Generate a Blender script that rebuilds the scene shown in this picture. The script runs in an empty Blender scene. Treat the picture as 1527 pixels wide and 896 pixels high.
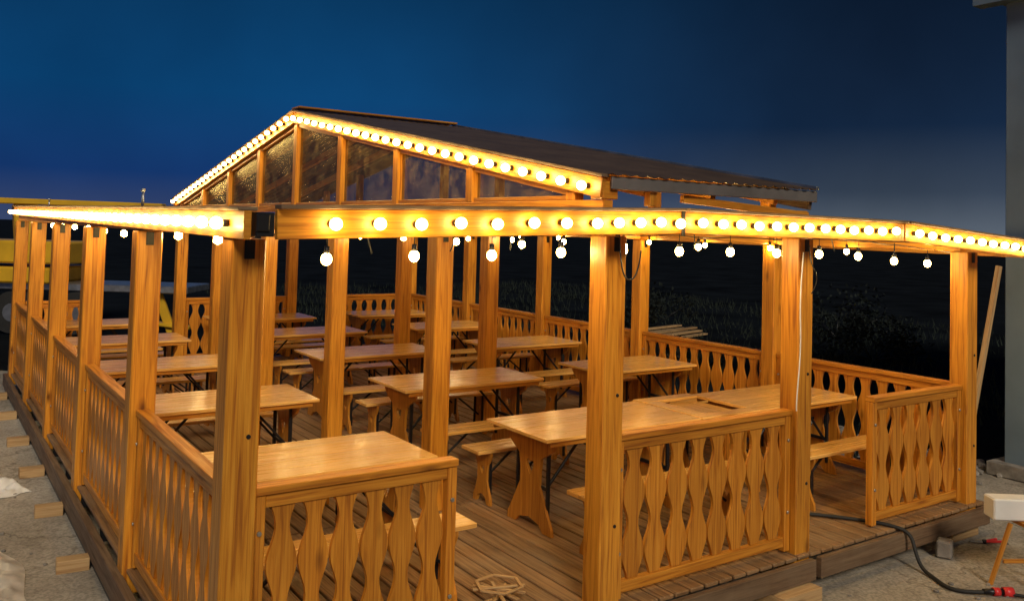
import bpy, bmesh, math, random
from mathutils import Vector, Matrix, noise
random.seed(7)
scene=bpy.context.scene
scene.view_settings.view_transform='Standard'
scene.view_settings.look='None'
scene.view_settings.exposure=0

# ------------------------------------------------------------ materials
def newmat(name):
    m=bpy.data.materials.new(name); m.use_nodes=True
    nt=m.node_tree; nt.nodes.clear()
    out=nt.nodes.new('ShaderNodeOutputMaterial')
    b=nt.nodes.new('ShaderNodeBsdfPrincipled')
    nt.links.new(b.outputs[0],out.inputs[0])
    return m,nt,b
def N(nt,t,**kw):
    n=nt.nodes.new(t)
    for k,v in kw.items():
        try: setattr(n,k,v)
        except Exception: pass
    return n
def ramp(nt,src,stops):
    r=nt.nodes.new('ShaderNodeValToRGB')
    els=r.color_ramp.elements
    while len(els)<len(stops): els.new(0.5)
    for e,(p,c) in zip(els,stops):
        e.position=p; e.color=(c[0],c[1],c[2],1)
    nt.links.new(src,r.inputs[0]); return r
def mixc(nt,fac,a,b,mode='MIX'):
    m=nt.nodes.new('ShaderNodeMix'); m.data_type='RGBA'; m.blend_type=mode
    for sock,val in ((0,fac),(6,a),(7,b)):
        if hasattr(val,'links'): nt.links.new(val,m.inputs[sock])
        elif isinstance(val,(int,float)): m.inputs[sock].default_value=val
        else: m.inputs[sock].default_value=(val[0],val[1],val[2],1)
    return m.outputs[2]
def wood(name,dark,mid,light,rough=0.45,knots=True,grime=0.0,coat=0.0,vary=1.0,fine=1.0):
    m,nt,b=newmat(name)
    uv=N(nt,'ShaderNodeUVMap'); uv.uv_map='UVMap'
    mp=N(nt,'ShaderNodeMapping'); mp.inputs['Scale'].default_value=(0.9,16*fine,1)
    nt.links.new(uv.outputs[0],mp.inputs[0])
    n1=N(nt,'ShaderNodeTexNoise'); n1.inputs['Scale'].default_value=2.2; n1.inputs['Detail'].default_value=6; n1.inputs['Distortion'].default_value=0.9
    nt.links.new(mp.outputs[0],n1.inputs[0])
    r1=ramp(nt,n1.outputs[0],[(0.28,dark),(0.46,mid),(0.72,light)])
    mp2=N(nt,'ShaderNodeMapping'); mp2.inputs['Scale'].default_value=(0.35,0.6,1)
    nt.links.new(uv.outputs[0],mp2.inputs[0])
    n2=N(nt,'ShaderNodeTexNoise'); n2.inputs['Scale'].default_value=1.3; n2.inputs['Detail'].default_value=3
    nt.links.new(mp2.outputs[0],n2.inputs[0])
    lo=1-.38*vary
    r2=ramp(nt,n2.outputs[0],[(0.25,(lo,lo*.93,lo*.82)),(0.5,(0.95,0.95,0.95)),(0.75,(1.15,1.1,1.05))])
    col=mixc(nt,1.0,r1.outputs[0],r2.outputs[0],'MULTIPLY')
    mp4=N(nt,'ShaderNodeMapping'); mp4.inputs['Scale'].default_value=(0.5,70,1)
    nt.links.new(uv.outputs[0],mp4.inputs[0])
    n4=N(nt,'ShaderNodeTexNoise'); n4.inputs['Scale'].default_value=1.6; n4.inputs['Detail'].default_value=3; n4.inputs['Distortion'].default_value=1.5
    nt.links.new(mp4.outputs[0],n4.inputs[0])
    r4=ramp(nt,n4.outputs[0],[(0.3,(0.62,0.5,0.38)),(0.5,(1,1,1))])
    col=mixc(nt,0.8,col,r4.outputs[0],'MULTIPLY')
    if knots:
        mp3=N(nt,'ShaderNodeMapping'); mp3.inputs['Scale'].default_value=(2.0,5.0,1)
        nt.links.new(uv.outputs[0],mp3.inputs[0])
        vo=N(nt,'ShaderNodeTexVoronoi'); vo.inputs['Scale'].default_value=1.0
        nt.links.new(mp3.outputs[0],vo.inputs[0])
        rk=ramp(nt,vo.outputs['Distance'],[(0.03,(1,1,1)),(0.1,(0.45,0.45,0.45)),(0.17,(0,0,0))])
        gate=ramp(nt,vo.outputs['Color'],[(0.5,(0,0,0)),(0.56,(0.9,0.9,0.9))])
        g=mixc(nt,1.0,rk.outputs[0],gate.outputs[0],'MULTIPLY')
        col=mixc(nt,g,col,(dark[0]*0.3,dark[1]*0.25,dark[2]*0.3))
    if grime>0:
        tc=N(nt,'ShaderNodeTexCoord')
        n3=N(nt,'ShaderNodeTexNoise'); n3.inputs['Scale'].default_value=1.1; n3.inputs['Detail'].default_value=8; n3.inputs['Roughness'].default_value=0.7
        nt.links.new(tc.outputs['Object'],n3.inputs[0])
        rg=ramp(nt,n3.outputs[0],[(0.42,(0,0,0)),(0.7,(grime,grime,grime))])
        col=mixc(nt,rg.outputs[0],col,(0.34,0.26,0.17))
    nt.links.new(col,b.inputs['Base Color'])
    rr=ramp(nt,n1.outputs[0],[(0.2,(rough+0.15,)*3),(0.8,(rough-0.08,)*3)])
    nt.links.new(rr.outputs[0],b.inputs['Roughness'])
    bp=N(nt,'ShaderNodeBump'); bp.inputs['Strength'].default_value=0.3; bp.inputs['Distance'].default_value=0.004
    nt.links.new(n1.outputs[0],bp.inputs['Height']); nt.links.new(bp.outputs[0],b.inputs['Normal'])
    if coat: b.inputs['Coat Weight'].default_value=coat; b.inputs['Coat Roughness'].default_value=0.22
    return m
def plain(name,col,rough=0.5,metal=0.0,var=0.25,scale=6.0,bump=0.0):
    m,nt,b=newmat(name)
    tc=N(nt,'ShaderNodeTexCoord')
    n=N(nt,'ShaderNodeTexNoise'); n.inputs['Scale'].default_value=scale; n.inputs['Detail'].default_value=6
    nt.links.new(tc.outputs['Object'],n.inputs[0])
    lo=tuple(c*(1-var) for c in col); hi=tuple(c*(1+var) for c in col)
    r=ramp(nt,n.outputs[0],[(0.3,lo),(0.7,hi)])
    nt.links.new(r.outputs[0],b.inputs['Base Color'])
    b.inputs['Roughness'].default_value=rough; b.inputs['Metallic'].default_value=metal
    if bump:
        bp=N(nt,'ShaderNodeBump'); bp.inputs['Strength'].default_value=bump; bp.inputs['Distance'].default_value=0.02
        nt.links.new(n.outputs[0],bp.inputs['Height']); nt.links.new(bp.outputs[0],b.inputs['Normal'])
    return m
M_POST=wood('stained_pine',(0.34,0.105,0.008),(0.60,0.235,0.018),(0.76,0.345,0.038),0.38)
M_RAIL=wood('stained_pine_rail',(0.31,0.092,0.007),(0.55,0.205,0.016),(0.70,0.305,0.035),0.38)
M_TOP=wood('varnished_table_top',(0.70,0.35,0.07),(0.84,0.47,0.12),(0.92,0.57,0.18),0.26,knots=False,coat=0.6,vary=.5)
M_LEG=wood('varnished_leg',(0.36,0.12,0.011),(0.53,0.215,0.022),(0.66,0.30,0.045),0.34,coat=0.3)
M_DECK=wood('deck_board',(0.12,0.06,0.024),(0.26,0.14,0.055),(0.38,0.22,0.10),0.5,knots=True,grime=0.45,vary=1.6)
M_RIM=wood('rim_timber',(0.08,0.045,0.022),(0.14,0.08,0.042),(0.2,0.125,0.07),0.65,knots=False,grime=0.3)
M_RAW=wood('raw_timber',(0.38,0.22,0.10),(0.5,0.32,0.15),(0.6,0.42,0.22),0.6)
M_BLACK=plain('black_metal',(0.015,0.015,0.018),0.4,0.3)
M_STEEL=plain('galvanised_steel',(0.5,0.5,0.5),0.35,0.9)
M_ROOF=plain('dark_roof_sheet',(0.14,0.09,0.055),0.4,0.3,scale=3)
M_EAVE=plain('grey_eave_flashing',(0.2,0.18,0.17),0.45,0.3,scale=4)
def concrete():
    m,nt,b=newmat('yard_concrete')
    tc=N(nt,'ShaderNodeTexCoord')
    n=N(nt,'ShaderNodeTexNoise'); n.inputs['Scale'].default_value=0.9; n.inputs['Detail'].default_value=10; n.inputs['Roughness'].default_value=0.65
    nt.links.new(tc.outputs['Object'],n.inputs[0])
    r=ramp(nt,n.outputs[0],[(0.3,(0.18,0.155,0.125)),(0.5,(0.37,0.33,0.275)),(0.68,(0.52,0.475,0.41))])
    n2=N(nt,'ShaderNodeTexNoise'); n2.inputs['Scale'].default_value=45; n2.inputs['Detail'].default_value=4
    nt.links.new(tc.outputs['Object'],n2.inputs[0])
    r2=ramp(nt,n2.outputs[0],[(0.35,(0.65,0.65,0.65)),(0.6,(1.05,1.05,1.05))])
    c=mixc(nt,1.0,r.outputs[0],r2.outputs[0],'MULTIPLY')
    vo=N(nt,'ShaderNodeTexVoronoi'); vo.feature='DISTANCE_TO_EDGE'; vo.inputs['Scale'].default_value=0.45
    nn=N(nt,'ShaderNodeTexNoise'); nn.inputs['Scale'].default_value=2.5; nn.inputs['Detail'].default_value=6
    nt.links.new(tc.outputs['Object'],nn.inputs[0])
    add=N(nt,'ShaderNodeVectorMath',operation='ADD'); nt.links.new(tc.outputs['Object'],add.inputs[0]); nt.links.new(nn.outputs['Color'],add.inputs[1])
    nt.links.new(add.outputs[0],vo.inputs[0])
    rc=ramp(nt,vo.outputs[0],[(0.0,(0.4,0.37,0.33)),(0.01,(1,1,1))])
    c=mixc(nt,0.7,c,rc.outputs[0],'MULTIPLY')
    nt.links.new(c,b.inputs['Base Color']); b.inputs['Roughness'].default_value=0.85
    bp=N(nt,'ShaderNodeBump'); bp.inputs['Strength'].default_value=0.5; bp.inputs['Distance'].default_value=0.01
    nt.links.new(n2.outputs[0],bp.inputs['Height']); nt.links.new(bp.outputs[0],b.inputs['Normal'])
    return m
M_CONC=concrete()
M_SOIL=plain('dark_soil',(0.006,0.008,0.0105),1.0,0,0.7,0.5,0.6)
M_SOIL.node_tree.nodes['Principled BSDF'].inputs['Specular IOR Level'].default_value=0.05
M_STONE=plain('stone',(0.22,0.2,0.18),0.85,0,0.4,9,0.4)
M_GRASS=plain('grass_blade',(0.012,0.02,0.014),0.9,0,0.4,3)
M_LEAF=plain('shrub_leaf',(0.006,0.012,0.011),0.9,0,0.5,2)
M_YEL=plain('yellow_paint',(0.65,0.38,0.02),0.35,0,0.12,3)
M_WALL=plain('blue_grey_steel',(0.14,0.20,0.27),0.5,0.1,0.15,2)
M_WHITE=plain('white_paint',(0.75,0.74,0.72),0.5,0,0.08,5)
M_RED=plain('red_plastic',(0.6,0.03,0.03),0.35,0,0.1,5)
M_TARP=plain('plastic_tarp',(0.5,0.48,0.45),0.35,0,0.3,7,0.3)
M_RUBBER=plain('rubber',(0.015,0.015,0.015),0.7)
M_GLASS,ntg,bg=newmat('gable_window')
ntg.nodes.remove(bg)
tr=N(ntg,'ShaderNodeBsdfTransparent'); tr.inputs[0].default_value=(0.6,0.57,0.48,1)
gl=N(ntg,'ShaderNodeBsdfGlossy'); gl.inputs[0].default_value=(0.9,0.82,0.65,1); gl.inputs['Roughness'].default_value=0.1
df=N(ntg,'ShaderNodeBsdfDiffuse')
tcg=N(ntg,'ShaderNodeTexCoord'); ng=N(ntg,'ShaderNodeTexNoise'); ng.inputs['Scale'].default_value=9; ng.inputs['Detail'].default_value=7; ng.inputs['Roughness'].default_value=.7
ntg.links.new(tcg.outputs['Object'],ng.inputs[0])
rg=ramp(ntg,ng.outputs[0],[(0.42,(0.05,0.036,0.016)),(0.66,(0.34,0.25,0.11))]); ntg.links.new(rg.outputs[0],df.inputs[0])
bpg=N(ntg,'ShaderNodeBump'); bpg.inputs['Strength'].default_value=0.4; bpg.inputs['Distance'].default_value=0.02
ntg.links.new(ng.outputs[0],bpg.inputs['Height']); ntg.links.new(bpg.outputs[0],gl.inputs['Normal'])
mg=N(ntg,'ShaderNodeMixShader'); mg.inputs[0].default_value=0.2
ntg.links.new(tr.outputs[0],mg.inputs[1]); ntg.links.new(gl.outputs[0],mg.inputs[2])
mg2=N(ntg,'ShaderNodeMixShader'); mg2.inputs[0].default_value=0.42
ntg.links.new(mg.outputs[0],mg2.inputs[1]); ntg.links.new(df.outputs[0],mg2.inputs[2])
ntg.links.new(mg2.outputs[0],[n for n in ntg.nodes if n.type=='OUTPUT_MATERIAL'][0].inputs[0])
def bulbmat(name,s):
    m=bpy.data.materials.new(name); m.use_nodes=True; nt=m.node_tree; nt.nodes.clear()
    o=nt.nodes.new('ShaderNodeOutputMaterial'); e=nt.nodes.new('ShaderNodeEmission')
    lw=nt.nodes.new('ShaderNodeLayerWeight'); lw.inputs[0].default_value=0.5
    r=ramp(nt,lw.outputs['Facing'],[(0.0,(1.0,0.72,0.30)),(0.4,(1.0,0.66,0.2)),(0.75,(0.10,0.055,0.008)),(1.0,(0.025,0.010,0.0008))])
    nt.links.new(r.outputs[0],e.inputs[0]); e.inputs[1].default_value=s; nt.links.new(e.outputs[0],o.inputs[0]); return m
M_BULB=bulbmat('lit_bulb',56)
M_BULBH=bulbmat('lit_bulb_hanging',230)

# ------------------------------------------------------------ builder
class B:
    def __init__(s): s.bm=bmesh.new(); s.uv=s.bm.loops.layers.uv.new('UVMap'); s.mats=[]
    def mi(s,m):
        if m not in s.mats: s.mats.append(m)
        return s.mats.index(m)
    def box(s,c,size,mat,R=None,ch=0.004):
        hx,hy,hz=[a/2 for a in size]; ch=min(ch,0.3*min(hx,hy,hz)*2)
        h=(hx,hy,hz); V={}
        T=Matrix.Translation(Vector(c))@(R.to_4x4() if R else Matrix.Identity(4))
        loc={}
        for sx in(-1,1):
            for sy in(-1,1):
                for sz in(-1,1):
                    sg=(sx,sy,sz)
                    for a in range(3):
                        p=[sg[i]*(h[i]-(0 if i==a else ch)) for i in range(3)]
                        v=s.bm.verts.new(T@Vector(p)); V[(sg,a)]=v; loc[v]=p
        mi=s.mi(mat); L=max(range(3),key=lambda i:size[i]); oth=[i for i in range(3) if i!=L]
        ou=random.uniform(0,60); ov=random.uniform(0,60)
        def f(vs,n):
            cen=sum((Vector(loc[v]) for v in vs),Vector())/len(vs)
            a=Vector(loc[vs[1]])-Vector(loc[vs[0]]); b2=Vector(loc[vs[2]])-Vector(loc[vs[1]])
            if a.cross(b2).dot(cen)<0: vs=vs[::-1]
            fc=s.bm.faces.new(vs); fc.material_index=mi
            for l in fc.loops:
                p=loc[l.vert]
                if n==L: l[s.uv].uv=(ou+p[oth[0]]*.3,ov+p[oth[1]])
                else:
                    q=[i for i in oth if i!=n][0]
                    l[s.uv].uv=(ou+p[L],ov+p[q]+(0.37 if n==oth[0] else 0))
        for a in range(3):
            b,c2=[i for i in range(3) if i!=a]
            for sa in(-1,1):
                q=[]
                for sb,sc in((-1,-1),(1,-1),(1,1),(-1,1)):
                    g=[0,0,0]; g[a]=sa;g[b]=sb;g[c2]=sc; q.append(V[(tuple(g),a)])
                f(q,a)
            for sb in(-1,1):
                for sc in(-1,1):
                    g1=[0,0,0];g1[a]=-1;g1[b]=sb;g1[c2]=sc;g2=list(g1);g2[a]=1
                    g1=tuple(g1);g2=tuple(g2)
                    f([V[(g1,b)],V[(g2,b)],V[(g2,c2)],V[(g1,c2)]],b if b!=L else c2)
        for sx in(-1,1):
            for sy in(-1,1):
                for sz in(-1,1):
                    g=(sx,sy,sz); f([V[(g,0)],V[(g,1)],V[(g,2)]],oth[0])
    def bar(s,p1,p2,w,h,mat,ch=0.003):
        p1=Vector(p1);p2=Vector(p2);d=p2-p1
        x=d.normalized(); up=Vector((0,0,1)) if abs(x.z)<.95 else Vector((1,0,0))
        y=up.cross(x).normalized(); z=x.cross(y)
        R=Matrix((x,y,z)).transposed()
        s.box((p1+p2)/2,(d.length,w,h),mat,R,ch)
    def prism(s,prof,th,M,mat,smooth=False):
        n=len(prof); mi=s.mi(mat); ou=random.uniform(0,60); ov=random.uniform(0,60)
        a=[s.bm.verts.new(M@Vector((x,-th/2,z))) for x,z in prof]
        b=[s.bm.verts.new(M@Vector((x,th/2,z))) for x,z in prof]
        area=sum(prof[i][0]*prof[(i+1)%n][1]-prof[(i+1)%n][0]*prof[i][1] for i in range(n))
        idx=list(range(n)) if area>0 else list(range(n))[::-1]
        f1=s.bm.faces.new([a[i] for i in idx]); f2=s.bm.faces.new([b[i] for i in idx[::-1]])
        for fc,vv in((f1,a),(f2,b)):
            fc.material_index=mi
            for l in fc.loops:
                i=vv.index(l.vert); l[s.uv].uv=(ou+prof[i][1],ov+prof[i][0]+(0.3 if vv is b else 0))
        for k in range(n):
            i=idx[k]; j=idx[(k+1)%n]
            fc=s.bm.faces.new([a[j],a[i],b[i],b[j]]); fc.material_index=mi
            for l in fc.loops:
                vv=a if l.vert in (a[i],a[j]) else b; q=vv.index(l.vert)
                l[s.uv].uv=(ou+prof[q][1],ov+(0 if vv is a else th))
    def cyl(s,p1,p2,r1,r2,mat,n=12,smooth=True):
        p1=Vector(p1);p2=Vector(p2);x=(p2-p1).normalized()
        up=Vector((0,0,1)) if abs(x.z)<.95 else Vector((1,0,0))
        y=up.cross(x).normalized(); z=x.cross(y); mi=s.mi(mat)
        A=[];Bv=[]
        for i in range(n):
            t=2*math.pi*i/n; d=y*math.cos(t)+z*math.sin(t)
            A.append(s.bm.verts.new(p1+d*r1)); Bv.append(s.bm.verts.new(p2+d*r2))
        fs=[s.bm.faces.new(A[::-1]),s.bm.faces.new(Bv)]
        for i in range(n):
            j=(i+1)%n; fc=s.bm.faces.new([A[i],A[j],Bv[j],Bv[i]]); fc.smooth=smooth; fs.append(fc)
        for fc in fs: fc.material_index=mi
    def ball(s,c,r,mat,sub=2,sc=(1,1,1)):
        M=Matrix.Translation(Vector(c))@Matrix.Diagonal((*sc,1))
        q=bmesh.ops.create_icosphere(s.bm,subdivisions=sub,radius=r,matrix=M); mi=s.mi(mat)
        for v in q['verts']:
            for fc in v.link_faces: fc.material_index=mi; fc.smooth=True
    def obj(s,name,parent=None):
        me=bpy.data.meshes.new(name); s.bm.normal_update(); s.bm.to_mesh(me); s.bm.free()
        for m in s.mats: me.materials.append(m)
        o=bpy.data.objects.new(name,me); scene.collection.objects.link(o)
        if parent: o.parent=parent
        return o
def empty(name,loc=(0,0,0)):
    e=bpy.data.objects.new(name,None); scene.collection.objects.link(e); e.empty_display_size=.2; return e
def curve(name,pts,r,mat,parent=None):
    c=bpy.data.curves.new(name,'CURVE'); c.dimensions='3D'; c.bevel_depth=r; c.bevel_resolution=2
    sp=c.splines.new('NURBS'); sp.points.add(len(pts)-1)
    for p,q in zip(sp.points,pts): p.co=(*q,1)
    sp.use_endpoint_u=True; sp.order_u=3; c.materials.append(mat)
    o=bpy.data.objects.new(name,c); scene.collection.objects.link(o)
    if parent: o.parent=parent
    return o

# ------------------------------------------------------------ layout
XS=[1.31,3.61,5.48,7.84]; YS=[4.18+2.12*k for k in range(6)]
GZ=-0.28; PW=0.165
ztop={0:2.23,1:2.285,2:2.30,3:2.22}
pav=empty('timber_pavilion')
b=B()
for i,x in enumerate(XS):
    for k,y in enumerate(YS):
        zt=ztop[i]; zb=-0.17 if (i in(0,3) or k in (0,5)) else 0.0
        b.box((x,y,(zt+zb)/2),(PW,PW,zt-zb),M_POST,ch=0.008)
        b.box((x,y-PW/2-.003,zt-.05),(.05,.004,.09),M_BLACK,ch=.001)
        if k==0:
            for zz in (.5,1.3): b.cyl((x+.03,y-PW/2,zz),(x+.03,y-PW/2-.006,zz),.012,.01,M_BLACK,8)
b.obj('posts',pav)
b=B()
for i,x in enumerate(XS):
    zt=ztop[i]
    for k in range(5):
        b.box((x,(YS[k]+YS[k+1])/2,zt+0.06),(0.10,2.118,0.11),M_POST)
for k in (1,2,3,4,5):
    for i in range(3):
        z0=ztop[i]+.055; z1=ztop[i+1]+.055
        b.bar((XS[i]+.055,YS[k],z0),(XS[i+1]-.055,YS[k],z1),0.08,0.10,M_POST)
b.obj('roof_beams',pav)
b=B()
FY=3.87; XL=1.23
def zf(x):
    pts=[(1.27,2.23),(3.95,2.312),(6.39,2.302),(8.36,2.19),(9.2,2.14)]
    for (a,za),(c,zc) in zip(pts,pts[1:]):
        if x<=c: return za+(zc-za)*(x-a)/(c-a)
    return pts[-1][1]
for a,c in ((1.36,3.94),(3.965,6.38),(6.40,8.95)):
    H=0.138
    b.bar((a,FY+.02,zf(a)+H/2),(c,FY+.02,zf(c)+H/2),0.035,H,M_POST)
    b.bar((a,FY+.0,zf(a)+H+.012),(c,FY+.0,zf(c)+H+.012),0.09,0.02,M_RIM)
    b.bar((a,FY+.10,zf(a)+H*0.4),(c,FY+.10,zf(c)+H*0.4),0.1,0.02,M_POST)
def zl(y): return 2.24+(y-3.87)*0.0055
b.bar((XL,3.89,zl(3.89)+.055),(XL,14.95,zl(14.95)+.075),0.035,0.13,M_POST)
b.bar((XL,3.89,zl(3.89)+.13),(XL,14.95,zl(14.95)+.15),0.09,0.018,M_RIM)
b.box((1.305,FY+.06,2.30),(0.085,0.12,0.11),M_BLACK)
b.box((1.29,FY-.005,2.307),(0.06,0.02,0.075),M_BLACK)
b.bar((8.9,3.9,2.235),(8.9,14.95,2.315),0.035,0.13,M_POST)
for k in range(6): b.bar((7.84,YS[k],2.315),(8.88,YS[k],2.285),0.06,0.1,M_POST)
b.box((3.953,FY-.0,2.375),(0.03,0.012,0.16),M_BLACK)
b.obj('fascia_boards',pav)
# ---- bulbs
lights=empty('string_lights')
bb=B(); sk=B()
def fbulb(p,n,sub=1,r=0.033):
    p=Vector(p);n=Vector(n)
    sk.cyl(p,p+n*.028,0.019,0.017,M_BLACK,10)
    bb.ball(p+n*.055,r,M_BULB,sub)
x=1.62
xs=[]
while x<3.05: xs.append(x); x+=.228
while x<3.9: xs.append(x); x+=.165
x=4.08
while x<6.3: xs.append(x); x+=.175
x=6.5
while x<8.9: xs.append(x); x+=.19
for x in xs: fbulb((x+random.uniform(-.006,.006),FY,zf(x)+.07+random.uniform(-.004,.004)),(random.uniform(-.06,.06),-1,random.uniform(-.08,.02)),2)
y=4.12
while y<14.9:
    fbulb((XL-.02,y,zl(y)+.06),(-1,0,0),2 if y<9 else 1); y+=.25
XG=3.43; XE=5.47; YC=9.33; Y1=4.03; Y2=14.63; ZE=2.64; ZR=3.55
def zr(y): return ZR-(ZR-ZE)*abs(y-YC)/(YC-Y1)
y=4.15
while y<14.5:
    fbulb((XG-.02,y,zr(y)-.07),(-1,0,0),2 if y<8 else 1); y+=.21
def hang(x,y,zt,L,sub=1):
    sk.cyl((x,y,zt),(x,y,zt-L),0.003,0.003,M_BLACK,5)
    sk.cyl((x,y,zt-L),(x,y,zt-L-.045),0.015,0.017,M_BLACK,8)
    bb.ball((x,y,zt-L-.07),0.031,M_BULBH,sub,(1,1,1.15))
for i in range(13):
    x=1.83+i*.53
    hang(x,4.42,zf(x),0.05+.02*random.random(),2)
for xx in (XS[1]+.12,XS[2]+.12,XS[3]-.12,1.5):
    y=5.3
    while y<14.5:
        hang(xx,y,2.295,0.02+.03*random.random()); y+=.95
bb.obj('bulbs',lights); sk.obj('bulb_sockets',lights)
for (xx) in (XS[1]+.12,XS[2]+.12,XS[3]-.12,1.5):
    pts=[]; y=4.4
    while y<14.6: pts.append((xx,y,2.29+.015*math.sin(y*7))); y+=.4
    curve('cord',pts,0.004,M_BLACK,lights)
pts=[(1.5+i*.26,4.42,zf(1.5+i*.26)+(.0 if i%2 else .012)) for i in range(28)]
curve('cord',pts,0.004,M_BLACK,lights)

# ---- gable roof
b=B()
for sgn,ye in ((1,Y1),(-1,Y2)):
    b.bar((XG,ye,ZE-.065),(XG,YC,ZR-.065),0.035,0.125,M_POST)
    b.bar((XE-.04,ye,ZE-.065),(XE-.04,YC,ZR-.065),0.035,0.125,M_RIM)
b.box((XG+.05,(Y1+Y2)/2,2.47),(0.08,Y2-Y1-.02,0.07),M_POST)
b.box((XE-.1,(Y1+Y2)/2,2.47),(0.08,Y2-Y1-.02,0.07),M_POST)
mull=[YC+1.24*j for j in range(-4,5)]
for xg in (XG+.05,XE-.1):
    for ym in mull:
        zt=zr(ym)-.08
        if zt-2.505>.03: b.box((xg,ym,(2.505+zt)/2),(0.075,0.095,zt-2.505),M_POST)
for a,c in zip(mull,mull[1:]):
    a2,c2=a+.05,c-.05
    b.box((XG+.05,(a2+c2)/2,2.522),(.045,c2-a2,.03),M_LEG)
    b.bar((XG+.05,a2,zr(a2)-.15),(XG+.05,c2,zr(c2)-.15),.045,.035,M_LEG)
for xg in (XG+.4,4.45,5.1):
    b.bar((xg,Y1+.05,ZE-.06),(xg,YC,ZR-.06),0.05,0.08,M_POST); b.bar((xg,Y2-.05,ZE-.06),(xg,YC,ZR-.06),0.05,0.08,M_POST)
b.bar((XG,YC,ZR-.05),(XE-.03,YC,ZR-.05),.06,.1,M_POST)
b.box((XG+.06,Y1+.06,2.565),(0.12,0.12,0.11),M_POST)
b.box((XG+.42,Y1+.03,2.525),(0.06,0.06,0.09),M_POST)
b.bar((XG+.7,Y1+.03,2.54),(XE-.06,Y1+.02,2.47),0.04,0.05,M_POST)
b.obj('gable_frame',pav)
b=B()
b.box(((XG+XE)/2+.02,Y1-.02,ZE-.03),(XE-XG-.05,0.02,0.08),M_EAVE)
b.box(((XG+XE)/2+.02,Y2+.02,ZE-.045),(XE-XG-.05,0.02,0.11),M_EAVE)
b.bar((XE,Y1-.03,ZE+.035),(XE,YC,ZR+.035),0.03,0.02,M_STEEL)
b.bar((XG-.01,Y1-.03,ZE+.01),(XG-.01,YC,ZR+.01),0.06,0.02,M_RIM)
b.bar((XG-.01,Y2+.03,ZE+.01),(XG-.01,YC,ZR+.01),0.06,0.02,M_RIM)
b.box(((XG+XE)/2,YC,ZR+.045),(XE-XG,0.22,0.02),M_LEG)
b.obj('roof_trim',pav)
b=B(); mi=b.mi(M_ROOF)
for ye in (Y1-.05,Y2+.05):
    nx=160; rows=[]
    for (y,z) in ((ye,ZE+.018),(YC,ZR+.018)):
        rows.append([b.bm.verts.new((XG+(XE-XG)*i/nx,y,z+.006*math.sin(i/nx*2.04/.1*2*math.pi))) for i in range(nx+1)])
    for i in range(nx):
        q=[rows[0][i],rows[0][i+1],rows[1][i+1],rows[1][i]]
        f=b.bm.faces.new(q if ye<YC else q[::-1]); f.material_index=mi; f.smooth=True
b.obj('roof_sheets',pav)
b=B(); mi=b.mi(M_GLASS)
for a,c in zip(mull,mull[1:]):
    a2,c2=a+.05,c-.05
    za,zc=max(zr(a2)-.14,2.515),max(zr(c2)-.14,2.515)
    vs=[b.bm.verts.new(p) for p in ((XG+.06,a2,2.505),(XG+.06,c2,2.505),(XG+.06,c2,zc),(XG+.06,a2,za))]
    f=b.bm.faces.new(vs); f.material_index=mi
b.obj('gable_windows',pav)
b=B()
for y in (6.1,11.0):
    b.cyl((XL,y,2.39),(XL,y,2.49),.007,.007,M_STEEL); b.cyl((XL,y+.03,2.39),(XL,y+.03,2.47),.006,.006,M_STEEL); b.ball((XL,y+.01,2.50),.016,M_STEEL,1)
b.obj('steel_hooks',pav)

# ---- deck
b=B()
x=1.25
while x<7.93:
    cuts=[4.06]; 
    cuts+= [6.3+random.choice([0,2.12]),12.66-random.choice([0,2.12])] ; cuts.append(14.9)
    for a,c in zip(cuts,cuts[1:]):
        b.box((x+.065,(a+c)/2,-.014+random.uniform(-.002,.002)),(0.120,c-a-.008,0.028),M_DECK,ch=.006)
    x+=.138
b.obj('deck_boards',pav)
b=B()
b.box((3.37,4.03,-.10),(4.3,0.05,0.145),M_RIM); b.box((6.78,4.03,-.10),(2.40,0.05,0.145),M_RIM)
b.box((1.205,9.5,-.12),(0.06,10.9,0.17),M_RIM); b.box((8.0,9.5,-.12),(0.06,10.9,0.17),M_RIM)
b.box((4.6,14.95,-.12),(6.75,0.05,0.17),M_RIM)
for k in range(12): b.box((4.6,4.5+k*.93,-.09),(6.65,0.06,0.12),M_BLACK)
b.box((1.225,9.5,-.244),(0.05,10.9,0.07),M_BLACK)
b.obj('deck_frame',pav)
b=B()
for (x,y) in ((5.25,3.96),(2.2,4.0),(7.7,4.12)):
    b.box((x,y+.1,-.228),(0.42,0.3,0.1),M_RAW)
for y in (5.2,6.1,7.15,8.55,9.9,11.3,12.8,14.2): b.box((1.07,y,-.235),(0.22,0.12,0.09),M_RAW,Matrix.Rotation(random.uniform(-.1,.1),3,'Z'))
for y in (7,10,13): b.box((7.9,y,-.235),(0.4,.15,.09),M_RAW)
b.obj('support_blocks',pav)

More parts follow.
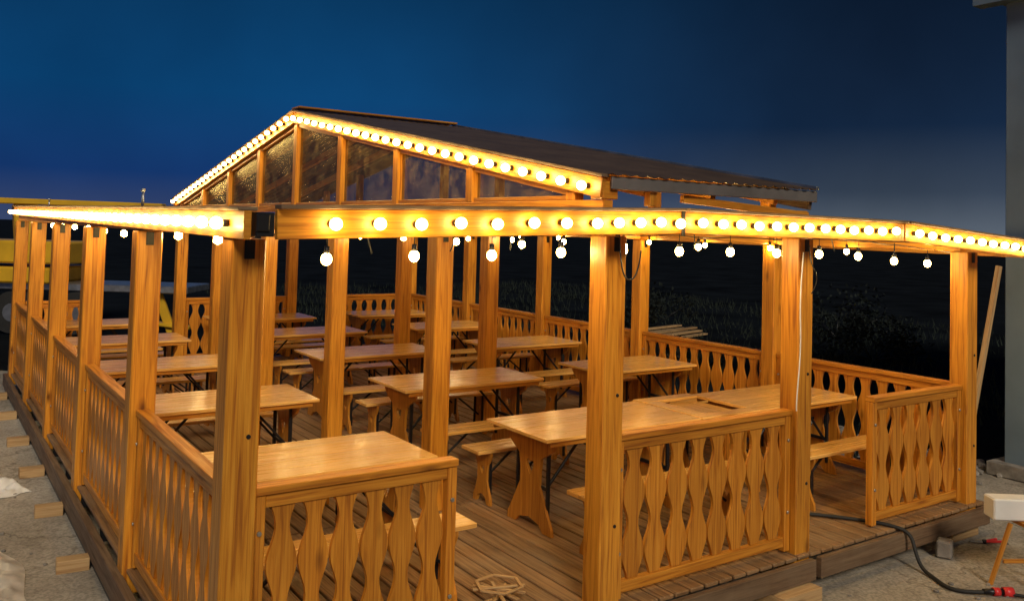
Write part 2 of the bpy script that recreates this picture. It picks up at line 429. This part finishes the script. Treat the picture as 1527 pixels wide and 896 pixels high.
# ---- railings
def hw(t):
    return 0.060+0.023*math.cos((t-.2)/.45*2*math.pi)
def railing(p0,p1,n,name='wooden_railing',lift=0.0):
    p0=Vector((*p0,0));p1=Vector((*p1,0)); d=p1-p0; L=d.length; x=d.normalized(); y=Vector((0,0,1)).cross(x)
    R=Matrix((x,y,Vector((0,0,1)))).transposed(); 
    def W(lx,ly,lz): return p0+x*lx+y*ly+Vector((0,0,lz))
    b=B()
    b.box(W(L/2,0,1.02),(L,0.085,0.04),M_RAIL,R)
    b.box(W(L/2,0,0.966),(L-.12,0.05,0.063),M_RAIL,R)
    b.box(W(L/2,0,0.085),(L-.12,0.05,0.07),M_RAIL,R)
    b.box(W(.03,0,.507),(.058,.062,.98),M_RAIL,R); b.box(W(L-.03,0,.507),(.058,.062,.98),M_RAIL,R)
    pitch=(L-.14)/n; ns=30
    sc=min(1.15,(pitch*.5-.005)/.083)
    for i in range(n):
        cx=.07+pitch*(i+.5)+random.uniform(-.002,.002)
        z0,z1=.122,.933
        left=[(-hw(k/ns)*sc,z0+(z1-z0)*k/ns) for k in range(ns+1)]
        right=[(-a,c) for a,c in left[::-1]]
        Mx=Matrix.Translation(W(cx,0,0))@R.to_4x4()
        b.prism(left+right,.024,Mx,M_RAIL)
    for lx in (.03,L-.03):
        for lz in (.3,.82):
            b.cyl(W(lx,-.032,lz),W(lx,-.04,lz),.013,.011,M_STEEL,8); b.cyl(W(lx,.032,lz),W(lx,.04,lz),.013,.011,M_STEEL,8)
    return b.obj(name)
h=PW/2+.004
yf=YS[0]; yb=YS[5]
railing((XS[0]+h,yf),(2.53,yf),6); railing((XS[1]+h,yf),(XS[2]-h,yf),8); railing((6.42,yf),(XS[3]-h,yf),6)
railing((XS[0]+h,yb),(2.46,yb),6); railing((XS[1]+h,yb),(XS[2]-h,yb),8); railing((6.42,yb),(XS[3]-h,yb),6)
for k in range(5):
    railing((XS[0],YS[k]+h),(XS[0],YS[k+1]-h),10); railing((XS[3],YS[k]+h),(XS[3],YS[k+1]-h),10)

# ---- tables and benches
def leg(b,M,H,wt,ww,wb,hs):
    hb=.60*H
    half=[(0,.08),(wb*.45,.05),(wb*.62,0),(wb,0),(wb*.97,.05),(wb*.74,.18*H+.03),(ww,.45*H),(ww*1.02,.6*H),(ww*1.15,.74*H),(wt*.9,.86*H),(wt,.93*H),(wt,H),(0,H),
          (0,hb+.045*hs),(.018*hs,hb+.062*hs),(.036*hs,hb+.055*hs),(.042*hs,hb+.035*hs),(.03*hs,hb+.008*hs),(0,hb-.035*hs)]
    b.prism(half,.026,M,M_LEG); b.prism([(-a,c) for a,c in half],.026,M,M_LEG)
RZ=Matrix.Rotation(math.pi/2,4,'Z')
def table(x0,x1,y0,y1,name='beer_table'):
    b=B(); yc=(y0+y1)/2; W=(y1-y0); n=4; w=W/n
    for i in range(n):
        b.box(((x0+x1)/2,y0+w*(i+.5),.757),(x1-x0,w-.0008,.026),M_TOP,ch=.002)
    b.box(((x0+x1)/2,y0+.035,.722),(x1-x0-.1,.025,.04),M_LEG); b.box(((x0+x1)/2,y1-.035,.722),(x1-x0-.1,.025,.04),M_LEG)
    for x in (x0+.16,x1-.16):
        leg(b,Matrix.Translation((x,yc,0.002))@RZ,.74,W*.40,.125,W*.36,1.25)
    for s,x in ((1,x0+.18),(-1,x1-.18)):
        for yy in (yc-.17,yc+.17):
            b.bar((x,yy,.32),(x+s*.38,yy,.735),.02,.02,M_BLACK)
        b.bar((x,yc-.2,.33),(x,yc+.2,.33),.02,.03,M_BLACK)
        for yy in (yc-.2,yc+.2): b.bar((x,yy,.1),(x,yy,.72),.022,.03,M_BLACK)
    return b.obj(name)
def bench(x0,x1,y0,y1,name='wooden_bench'):
    b=B(); yc=(y0+y1)/2; W=y1-y0
    for i in range(2):
        b.box(((x0+x1)/2,y0+W/2*(i+.5),.452),(x1-x0,W/2-.004,.03),M_TOP)
    for x in (x0+.14,x1-.14):
        leg(b,Matrix.Translation((x,yc,0.002))@RZ,.435,W*.44,.07,W*.47,.8)
    for s,x in ((1,x0+.16),(-1,x1-.16)):
        b.bar((x,yc,.2),(x+s*.3,yc,.43),.02,.018,M_BLACK)
        for yy in (yc-.08,yc+.08): b.bar((x,yy,.08),(x,yy,.43),.02,.025,M_BLACK)
    return b.obj(name)
for ci,(x0,x1) in enumerate(((1.42,2.98),(3.9,5.52),(6.25,7.7))):
    for k in range(5):
        y0=5.15+2.16*k-(.12 if k==4 else 0); j=lambda:random.uniform(-.04,.04)
        dx=j() if k else 0
        table(x0+dx,x1+dx,y0,y0+.82)
        bx=j()
        bench(x0+bx,x1+bx+.05,y0-.5,y0-.22)
        bx=j()
        if y0+1.24<14.65: bench(x0+bx,x1+bx,y0+.96,y0+1.24)
b=B()
for yy in (5.22,5.96): b.box((5.9,yy,.755),(.72,.14,.03),M_TOP)
b.box((5.64,5.59,.754),(.16,.58,.028),M_TOP)
b.box((5.98,5.59,.715),(.5,.58,.02),M_TOP)
for yy in (5.22,5.96): b.box((5.9,yy,.37),(.06,.05,.735),M_LEG)
b.obj('serving_frame')
b=B()
for i in range(6):
    a=math.pi*i/6+.2; c=Vector((3.12,4.58,.012+.012*i)); d=Vector((math.cos(a),math.sin(a),0))*.17
    b.bar(c-d,c+d,.022,.01,M_RAW,.001)
for i in range(6):
    a=math.pi*i/3+.2; c=Vector((3.12,4.58,.09)); d=Vector((math.cos(a),math.sin(a),0))*.15; e=Vector((math.cos(a+math.pi/3),math.sin(a+math.pi/3),0))*.15
    b.bar(c+d,c+e,.02,.01,M_RAW,.001)
b.obj('wooden_star')

# ---- cables
cab=empty('loose_cables')
curve('cable',[(3.62,4.09,2.3),(3.60,4.05,2.1),(3.66,4.05,2.0),(3.74,4.04,2.05),(3.76,4.04,2.2)],.005,M_BLACK,cab)
curve('cable',[(5.42,4.08,2.2),(5.34,4.05,1.9),(5.38,4.06,1.5),(5.33,4.06,1.1),(5.35,4.07,1.05)],.005,M_WHITE,cab)
curve('cable',[(5.45,4.05,2.25),(5.36,3.99,2.15),(5.47,3.97,2.0),(5.42,4.01,1.9)],.004,M_BLACK,cab)
for x in (2.05,2.6,3.0,4.6,6.2,7.1):
    curve('cable',[(x,4.4,zf(x)+.02),(x+.02,4.4,zf(x)-.05),(x+random.uniform(-.05,.05),4.4,zf(x)-.1)],.004,M_BLACK,cab)
pc=empty('power_cable')
curve('cable',[(5.9,4.9,.02),(6.2,4.65,.02),(6.45,4.35,.02),(6.6,4.08,.02),(6.66,3.96,-.02),(6.63,3.9,-.16),(6.62,3.84,-.255),(6.55,3.7,-.262),(6.46,3.56,-.262),(6.5,3.44,-.262),(6.6,3.36,-.255)],.015,M_RUBBER,pc)
b=B(); b.cyl((6.6,3.36,-.25),(6.72,3.28,-.25),.02,.024,M_BLACK); b.cyl((6.72,3.28,-.25),(6.78,3.24,-.25),.033,.036,M_RED,16); b.cyl((6.66,3.32,-.25),(6.7,3.295,-.25),.03,.03,M_RED,16); b.obj('red_plug',pc)
curve('cable',[(6.72,3.28,-.255),(6.85,3.1,-.26),(7.0,2.8,-.262),(7.1,2.2,-.262)],.012,M_RUBBER,pc)
curve('ground_cable',[(7.95,4.6,-.262),(8.2,4.8,-.262),(8.5,4.75,-.262),(8.6,4.95,-.262),(8.3,5.2,-.262),(8.1,5.0,-.262)],.01,M_RUBBER)
b=B(); 
b.bar((7.62,4.0,-.262),(7.72,3.92,-.262),.02,.015,M_STEEL); b.bar((7.72,3.92,-.26),(7.86,3.84,-.26),.018,.018,M_RED); b.bar((7.72,3.925,-.26),(7.88,3.9,-.26),.018,.018,M_RED); b.cyl((7.715,3.922,-.27),(7.715,3.922,-.245),.018,.018,M_BLACK)
b.obj('pliers')
def rock(b,c,s,mat):
    q=bmesh.ops.create_icosphere(b.bm,subdivisions=1,radius=1); mi=b.mi(mat); off=Vector((random.random()*50,)*3)
    for v in q['verts']:
        k=1+.35*noise.noise(v.co*1.3+off); v.co=Vector(c)+Vector((v.co.x*s[0]*k,v.co.y*s[1]*k,v.co.z*s[2]*k))
        for f in v.link_faces: f.material_index=mi
b=B(); b.box((7.1,3.93,-.205),(.13,.12,.14),M_STONE,Matrix.Rotation(.4,3,'Z'),.015); b.obj('stone_block')
b=B()
for (x,y) in ((6.86,3.44),(7.22,3.24),(6.98,3.06),(7.38,2.9)):
    b.bar((x,y,-.28),(x+(7.13-x)*.35,y+(3.15-y)*.35,.19),.03,.03,M_LEG)
b.bar((6.93,3.38,-.1),(7.18,3.24,-.1),.02,.03,M_LEG)
b.box((7.13,3.15,.20),(.4,.3,.03),M_LEG,Matrix.Rotation(-.5,3,'Z')); b.obj('wooden_stool')
b=B(); b.box((7.18,3.22,.30),(.8,.16,.16),M_WHITE,Matrix.Rotation(-.62,3,'Z'),.01); b.obj('white_box')

# ---- hall building at right
hall=empty('warehouse_building')
b=B()
b.box((10.33,4.78,2.6),(.34,.34,5.7),M_WALL,ch=.01); b.box((10.33,4.78,-.2),(.6,.6,.14),M_STONE)
for i in range(22): 
    b.box((10.5,4.4-i*.3,2.6),(.06,.24,5.7),M_WALL,ch=.02)
b.box((10.56,1.2,2.6),(.02,6.7,5.7),M_WALL)
b.obj('wall',hall)
b=B(); b.box((14,1.4,5.25),(7.9,7.6,.22),M_WALL); b.box((10.1,1.4,5.1),(.2,7.7,.12),M_WALL); b.obj('roof_edge',hall)
b=B(); b.bar((9.80,5.22,-.26),(10.11,4.99,2.05),.05,.06,M_RAW); b.obj('leaning_plank')
b=B()
for i in range(420):
    s=random.uniform(.015,.07); rock(b,(random.uniform(8.5,10.6),random.uniform(4.9,9),GZ+s*.4),(s,s*random.uniform(.7,1),s*.6),M_STONE)
b.obj('rubble')
b=B()
for i in range(7): b.bar((14.5+random.uniform(-.2,.2),15+i*.2,-.22+(i%3)*.06),(16.8,15.6+i*.18,-.22+(i%3)*.06),.14,.04,M_RAW)
b.obj('plank_pile')
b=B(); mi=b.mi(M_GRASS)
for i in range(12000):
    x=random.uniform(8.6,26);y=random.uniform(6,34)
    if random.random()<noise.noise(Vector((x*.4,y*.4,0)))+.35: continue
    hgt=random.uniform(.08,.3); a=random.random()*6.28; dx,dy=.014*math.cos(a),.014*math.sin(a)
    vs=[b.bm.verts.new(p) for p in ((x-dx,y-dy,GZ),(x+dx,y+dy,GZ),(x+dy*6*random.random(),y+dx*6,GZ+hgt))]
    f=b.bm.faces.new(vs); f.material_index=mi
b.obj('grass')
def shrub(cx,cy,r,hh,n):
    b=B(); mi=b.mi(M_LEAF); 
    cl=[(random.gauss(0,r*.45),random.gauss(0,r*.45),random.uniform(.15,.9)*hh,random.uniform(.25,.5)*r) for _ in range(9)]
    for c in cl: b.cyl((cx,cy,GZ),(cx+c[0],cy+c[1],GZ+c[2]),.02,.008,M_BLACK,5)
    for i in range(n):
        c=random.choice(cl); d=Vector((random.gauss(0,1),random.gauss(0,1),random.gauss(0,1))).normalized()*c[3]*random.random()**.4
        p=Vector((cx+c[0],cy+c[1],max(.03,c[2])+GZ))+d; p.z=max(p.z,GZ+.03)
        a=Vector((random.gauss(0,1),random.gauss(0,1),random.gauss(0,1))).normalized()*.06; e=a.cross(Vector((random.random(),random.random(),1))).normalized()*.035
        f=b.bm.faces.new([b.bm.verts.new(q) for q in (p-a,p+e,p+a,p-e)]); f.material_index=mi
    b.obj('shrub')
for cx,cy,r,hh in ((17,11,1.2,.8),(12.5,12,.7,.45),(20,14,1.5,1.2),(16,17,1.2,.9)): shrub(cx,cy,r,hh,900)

# ---- ground
def sheet(name,pts,z,mat):
    b=B(); mi=b.mi(mat); f=b.bm.faces.new([b.bm.verts.new((x,y,z)) for x,y in pts]); f.material_index=mi; return b.obj(name)
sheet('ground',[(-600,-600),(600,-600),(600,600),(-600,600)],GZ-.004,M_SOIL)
sheet('concrete_yard',[(-14,-6),(12,-6),(12,4.9),(10.2,5.2),(8.3,5.1),(6,5.6),(2.0,6.4),(1.6,16.5),(.4,17.8),(-14,18.5)],GZ,M_CONC)
def tarp(name,cx,cy,w,l,amp,mat,rot=0):
    b=B(); mi=b.mi(mat); nx,ny=46,60; g=[]
    for j in range(ny+1):
        row=[]
        for i in range(nx+1):
            u=i/nx-.5;v=j/ny-.5; 
            p=Vector((u*w*(1+.2*noise.noise(Vector((v*4,cx,0)))),v*l*(1+.15*noise.noise(Vector((u*4,cy,3)))),0))
            q=p*3+Vector((cx,cy,0))
            z=abs(noise.noise(q*1.2))*amp+abs(noise.noise(q*3.1))*amp*.5+.004
            e=min(1,(0.5-abs(u))*8,(0.5-abs(v))*8); z=z*max(e,0.05)
            p=Matrix.Rotation(rot,3,'Z')@p
            row.append(b.bm.verts.new((cx+p.x,cy+p.y,GZ+.004+z)))
        g.append(row)
    for j in range(ny):
        for i in range(nx):
            f=b.bm.faces.new((g[j][i],g[j][i+1],g[j+1][i+1],g[j+1][i])); f.smooth=True; f.material_index=mi
    return b.obj(name)
tarp('plastic_tarp',.15,7.0,1.2,2.9,.2,M_TARP,.1)
tarp('plastic_tarp',.55,9.8,.6,1.2,.26,M_WHITE,.3)
b=B()
for i in range(260):
    s=random.uniform(.006,.024); 
    if i%2: c=(random.uniform(-1,.95),random.uniform(5,16),GZ+s*.4)
    else: c=(random.uniform(4.5,10),random.uniform(2.2,3.9),GZ+s*.4)
    rock(b,c,(s,s,s*.6),M_STONE)
b.obj('gravel')
# ---- yellow machine behind
mach=empty('yellow_crane_truck'); r=Vector((.823,-.568,0)); vw=Vector((.568,.823,0)); 
def Wm(s,d,z): 
    p=r*s+vw*d; return (p.x,p.y,z)
b=B()
b.bar(Wm(-14,19.4,2.66),Wm(-8.0,19.8,2.60),.3,.13,M_YEL,.02)
b.bar(Wm(-13,20,1.5),Wm(-9.9,20,1.5),1.6,.5,M_YEL,.04)
b.bar(Wm(-13,20,1.0),Wm(-10.2,20,1.0),1.8,.35,M_YEL,.04)
b.bar(Wm(-11.2,20,1.7),Wm(-11.3,20,2.6),.5,.5,M_YEL,.03)
b.bar(Wm(-13,20,.75),Wm(-7.2,20,.75),1.4,.16,M_STEEL,.02)
b.bar(Wm(-8.0,19.6,.7),Wm(-7.6,19.6,-.28),.1,.2,M_YEL,.02)
b.bar(Wm(-8.2,19.6,.0),Wm(-7.2,19.6,-.1),.3,.08,M_YEL,.02)
for s in (-12.6,-10.9,-9.6):
    p=Vector(Wm(s,19.0,.2)); b.cyl(p,p+vw*.35,.46,.46,M_RUBBER,24); b.cyl(p-vw*.02,p+vw*.02,.2,.2,M_STEEL,16)
b.obj('machine_body',mach)

# ---- world
w=bpy.data.worlds.new("World"); scene.world=w; w.use_nodes=True; nt=w.node_tree; nt.nodes.clear()
out=nt.nodes.new('ShaderNodeOutputWorld')
tc=nt.nodes.new('ShaderNodeTexCoord'); sep=nt.nodes.new('ShaderNodeSeparateXYZ'); nt.links.new(tc.outputs['Generated'],sep.inputs[0])
left=ramp(nt,sep.outputs[2],[(0.0,(0.04,0.06,0.14)),(0.05,(0.007,0.035,0.14)),(0.14,(0.003,0.05,0.155)),(0.28,(0.002,0.034,0.10)),(0.6,(0.002,0.02,0.06))])
right=ramp(nt,sep.outputs[2],[(0.0,(0.11,0.135,0.17)),(0.05,(0.04,0.058,0.09)),(0.12,(0.008,0.022,0.055)),(0.3,(0.002,0.008,0.022))])
dot=nt.nodes.new('ShaderNodeVectorMath'); dot.operation='DOT_PRODUCT'; nt.links.new(tc.outputs['Generated'],dot.inputs[0]); dot.inputs[1].default_value=(.823,-.568,0)
mr=nt.nodes.new('ShaderNodeMapRange'); mr.inputs[1].default_value=-.25; mr.inputs[2].default_value=.4; mr.interpolation_type='SMOOTHSTEP'
nt.links.new(dot.outputs['Value'],mr.inputs[0])
c=mixc(nt,mr.outputs[0],left.outputs[0],right.outputs[0])
nz=nt.nodes.new('ShaderNodeTexNoise'); nz.inputs['Scale'].default_value=3.5; nz.inputs['Detail'].default_value=4; nt.links.new(tc.outputs['Generated'],nz.inputs[0])
rn=ramp(nt,nz.outputs[0],[(0.3,(.75,.78,.8)),(0.7,(1.25,1.22,1.2))])
c=mixc(nt,1.0,c,rn.outputs[0],'MULTIPLY')
bg=nt.nodes.new('ShaderNodeBackground'); nt.links.new(c,bg.inputs[0]); bg.inputs[1].default_value=1.0
sky=nt.nodes.new('ShaderNodeTexSky'); sky.sky_type='NISHITA'; sky.sun_disc=False; sky.sun_elevation=math.radians(-4); sky.sun_rotation=math.radians(200)
bg2=nt.nodes.new('ShaderNodeBackground'); nt.links.new(sky.outputs[0],bg2.inputs[0]); bg2.inputs[1].default_value=0.05
ad=nt.nodes.new('ShaderNodeAddShader'); nt.links.new(bg.outputs[0],ad.inputs[0]); nt.links.new(bg2.outputs[0],ad.inputs[1]); nt.links.new(ad.outputs[0],out.inputs[0])
sl=bpy.data.lights.new('yard_light','SUN'); sl.energy=1.9; sl.angle=math.radians(14); sl.color=(1,.88,.7)
so=bpy.data.objects.new('yard_light',sl); scene.collection.objects.link(so)
so.rotation_euler=Vector((0.30,0.75,-0.55)).to_track_quat('-Z','Y').to_euler()

# ---- camera
cam=bpy.data.cameras.new('camera'); co=bpy.data.objects.new('camera',cam); scene.collection.objects.link(co)
th=math.radians(34.4); v=Vector((math.sin(th),math.cos(th),0)); rr=Vector((math.cos(th),-math.sin(th),0)); up=Vector((0,0,1))
p=math.radians(2.4); fwd=v*math.cos(p)+up*math.sin(p); u0=up*math.cos(p)-v*math.sin(p)
ph=.028; R1=rr*math.cos(ph)+u0*math.sin(ph); U1=u0*math.cos(ph)-rr*math.sin(ph)
M=Matrix((R1,U1,-fwd)).transposed().to_4x4(); M.translation=Vector((0,0,2.31)); co.matrix_world=M
cam.sensor_width=36; cam.lens=36*1295/1527; cam.shift_y=-.105; cam.clip_end=2000; cam.clip_start=.05
scene.camera=co
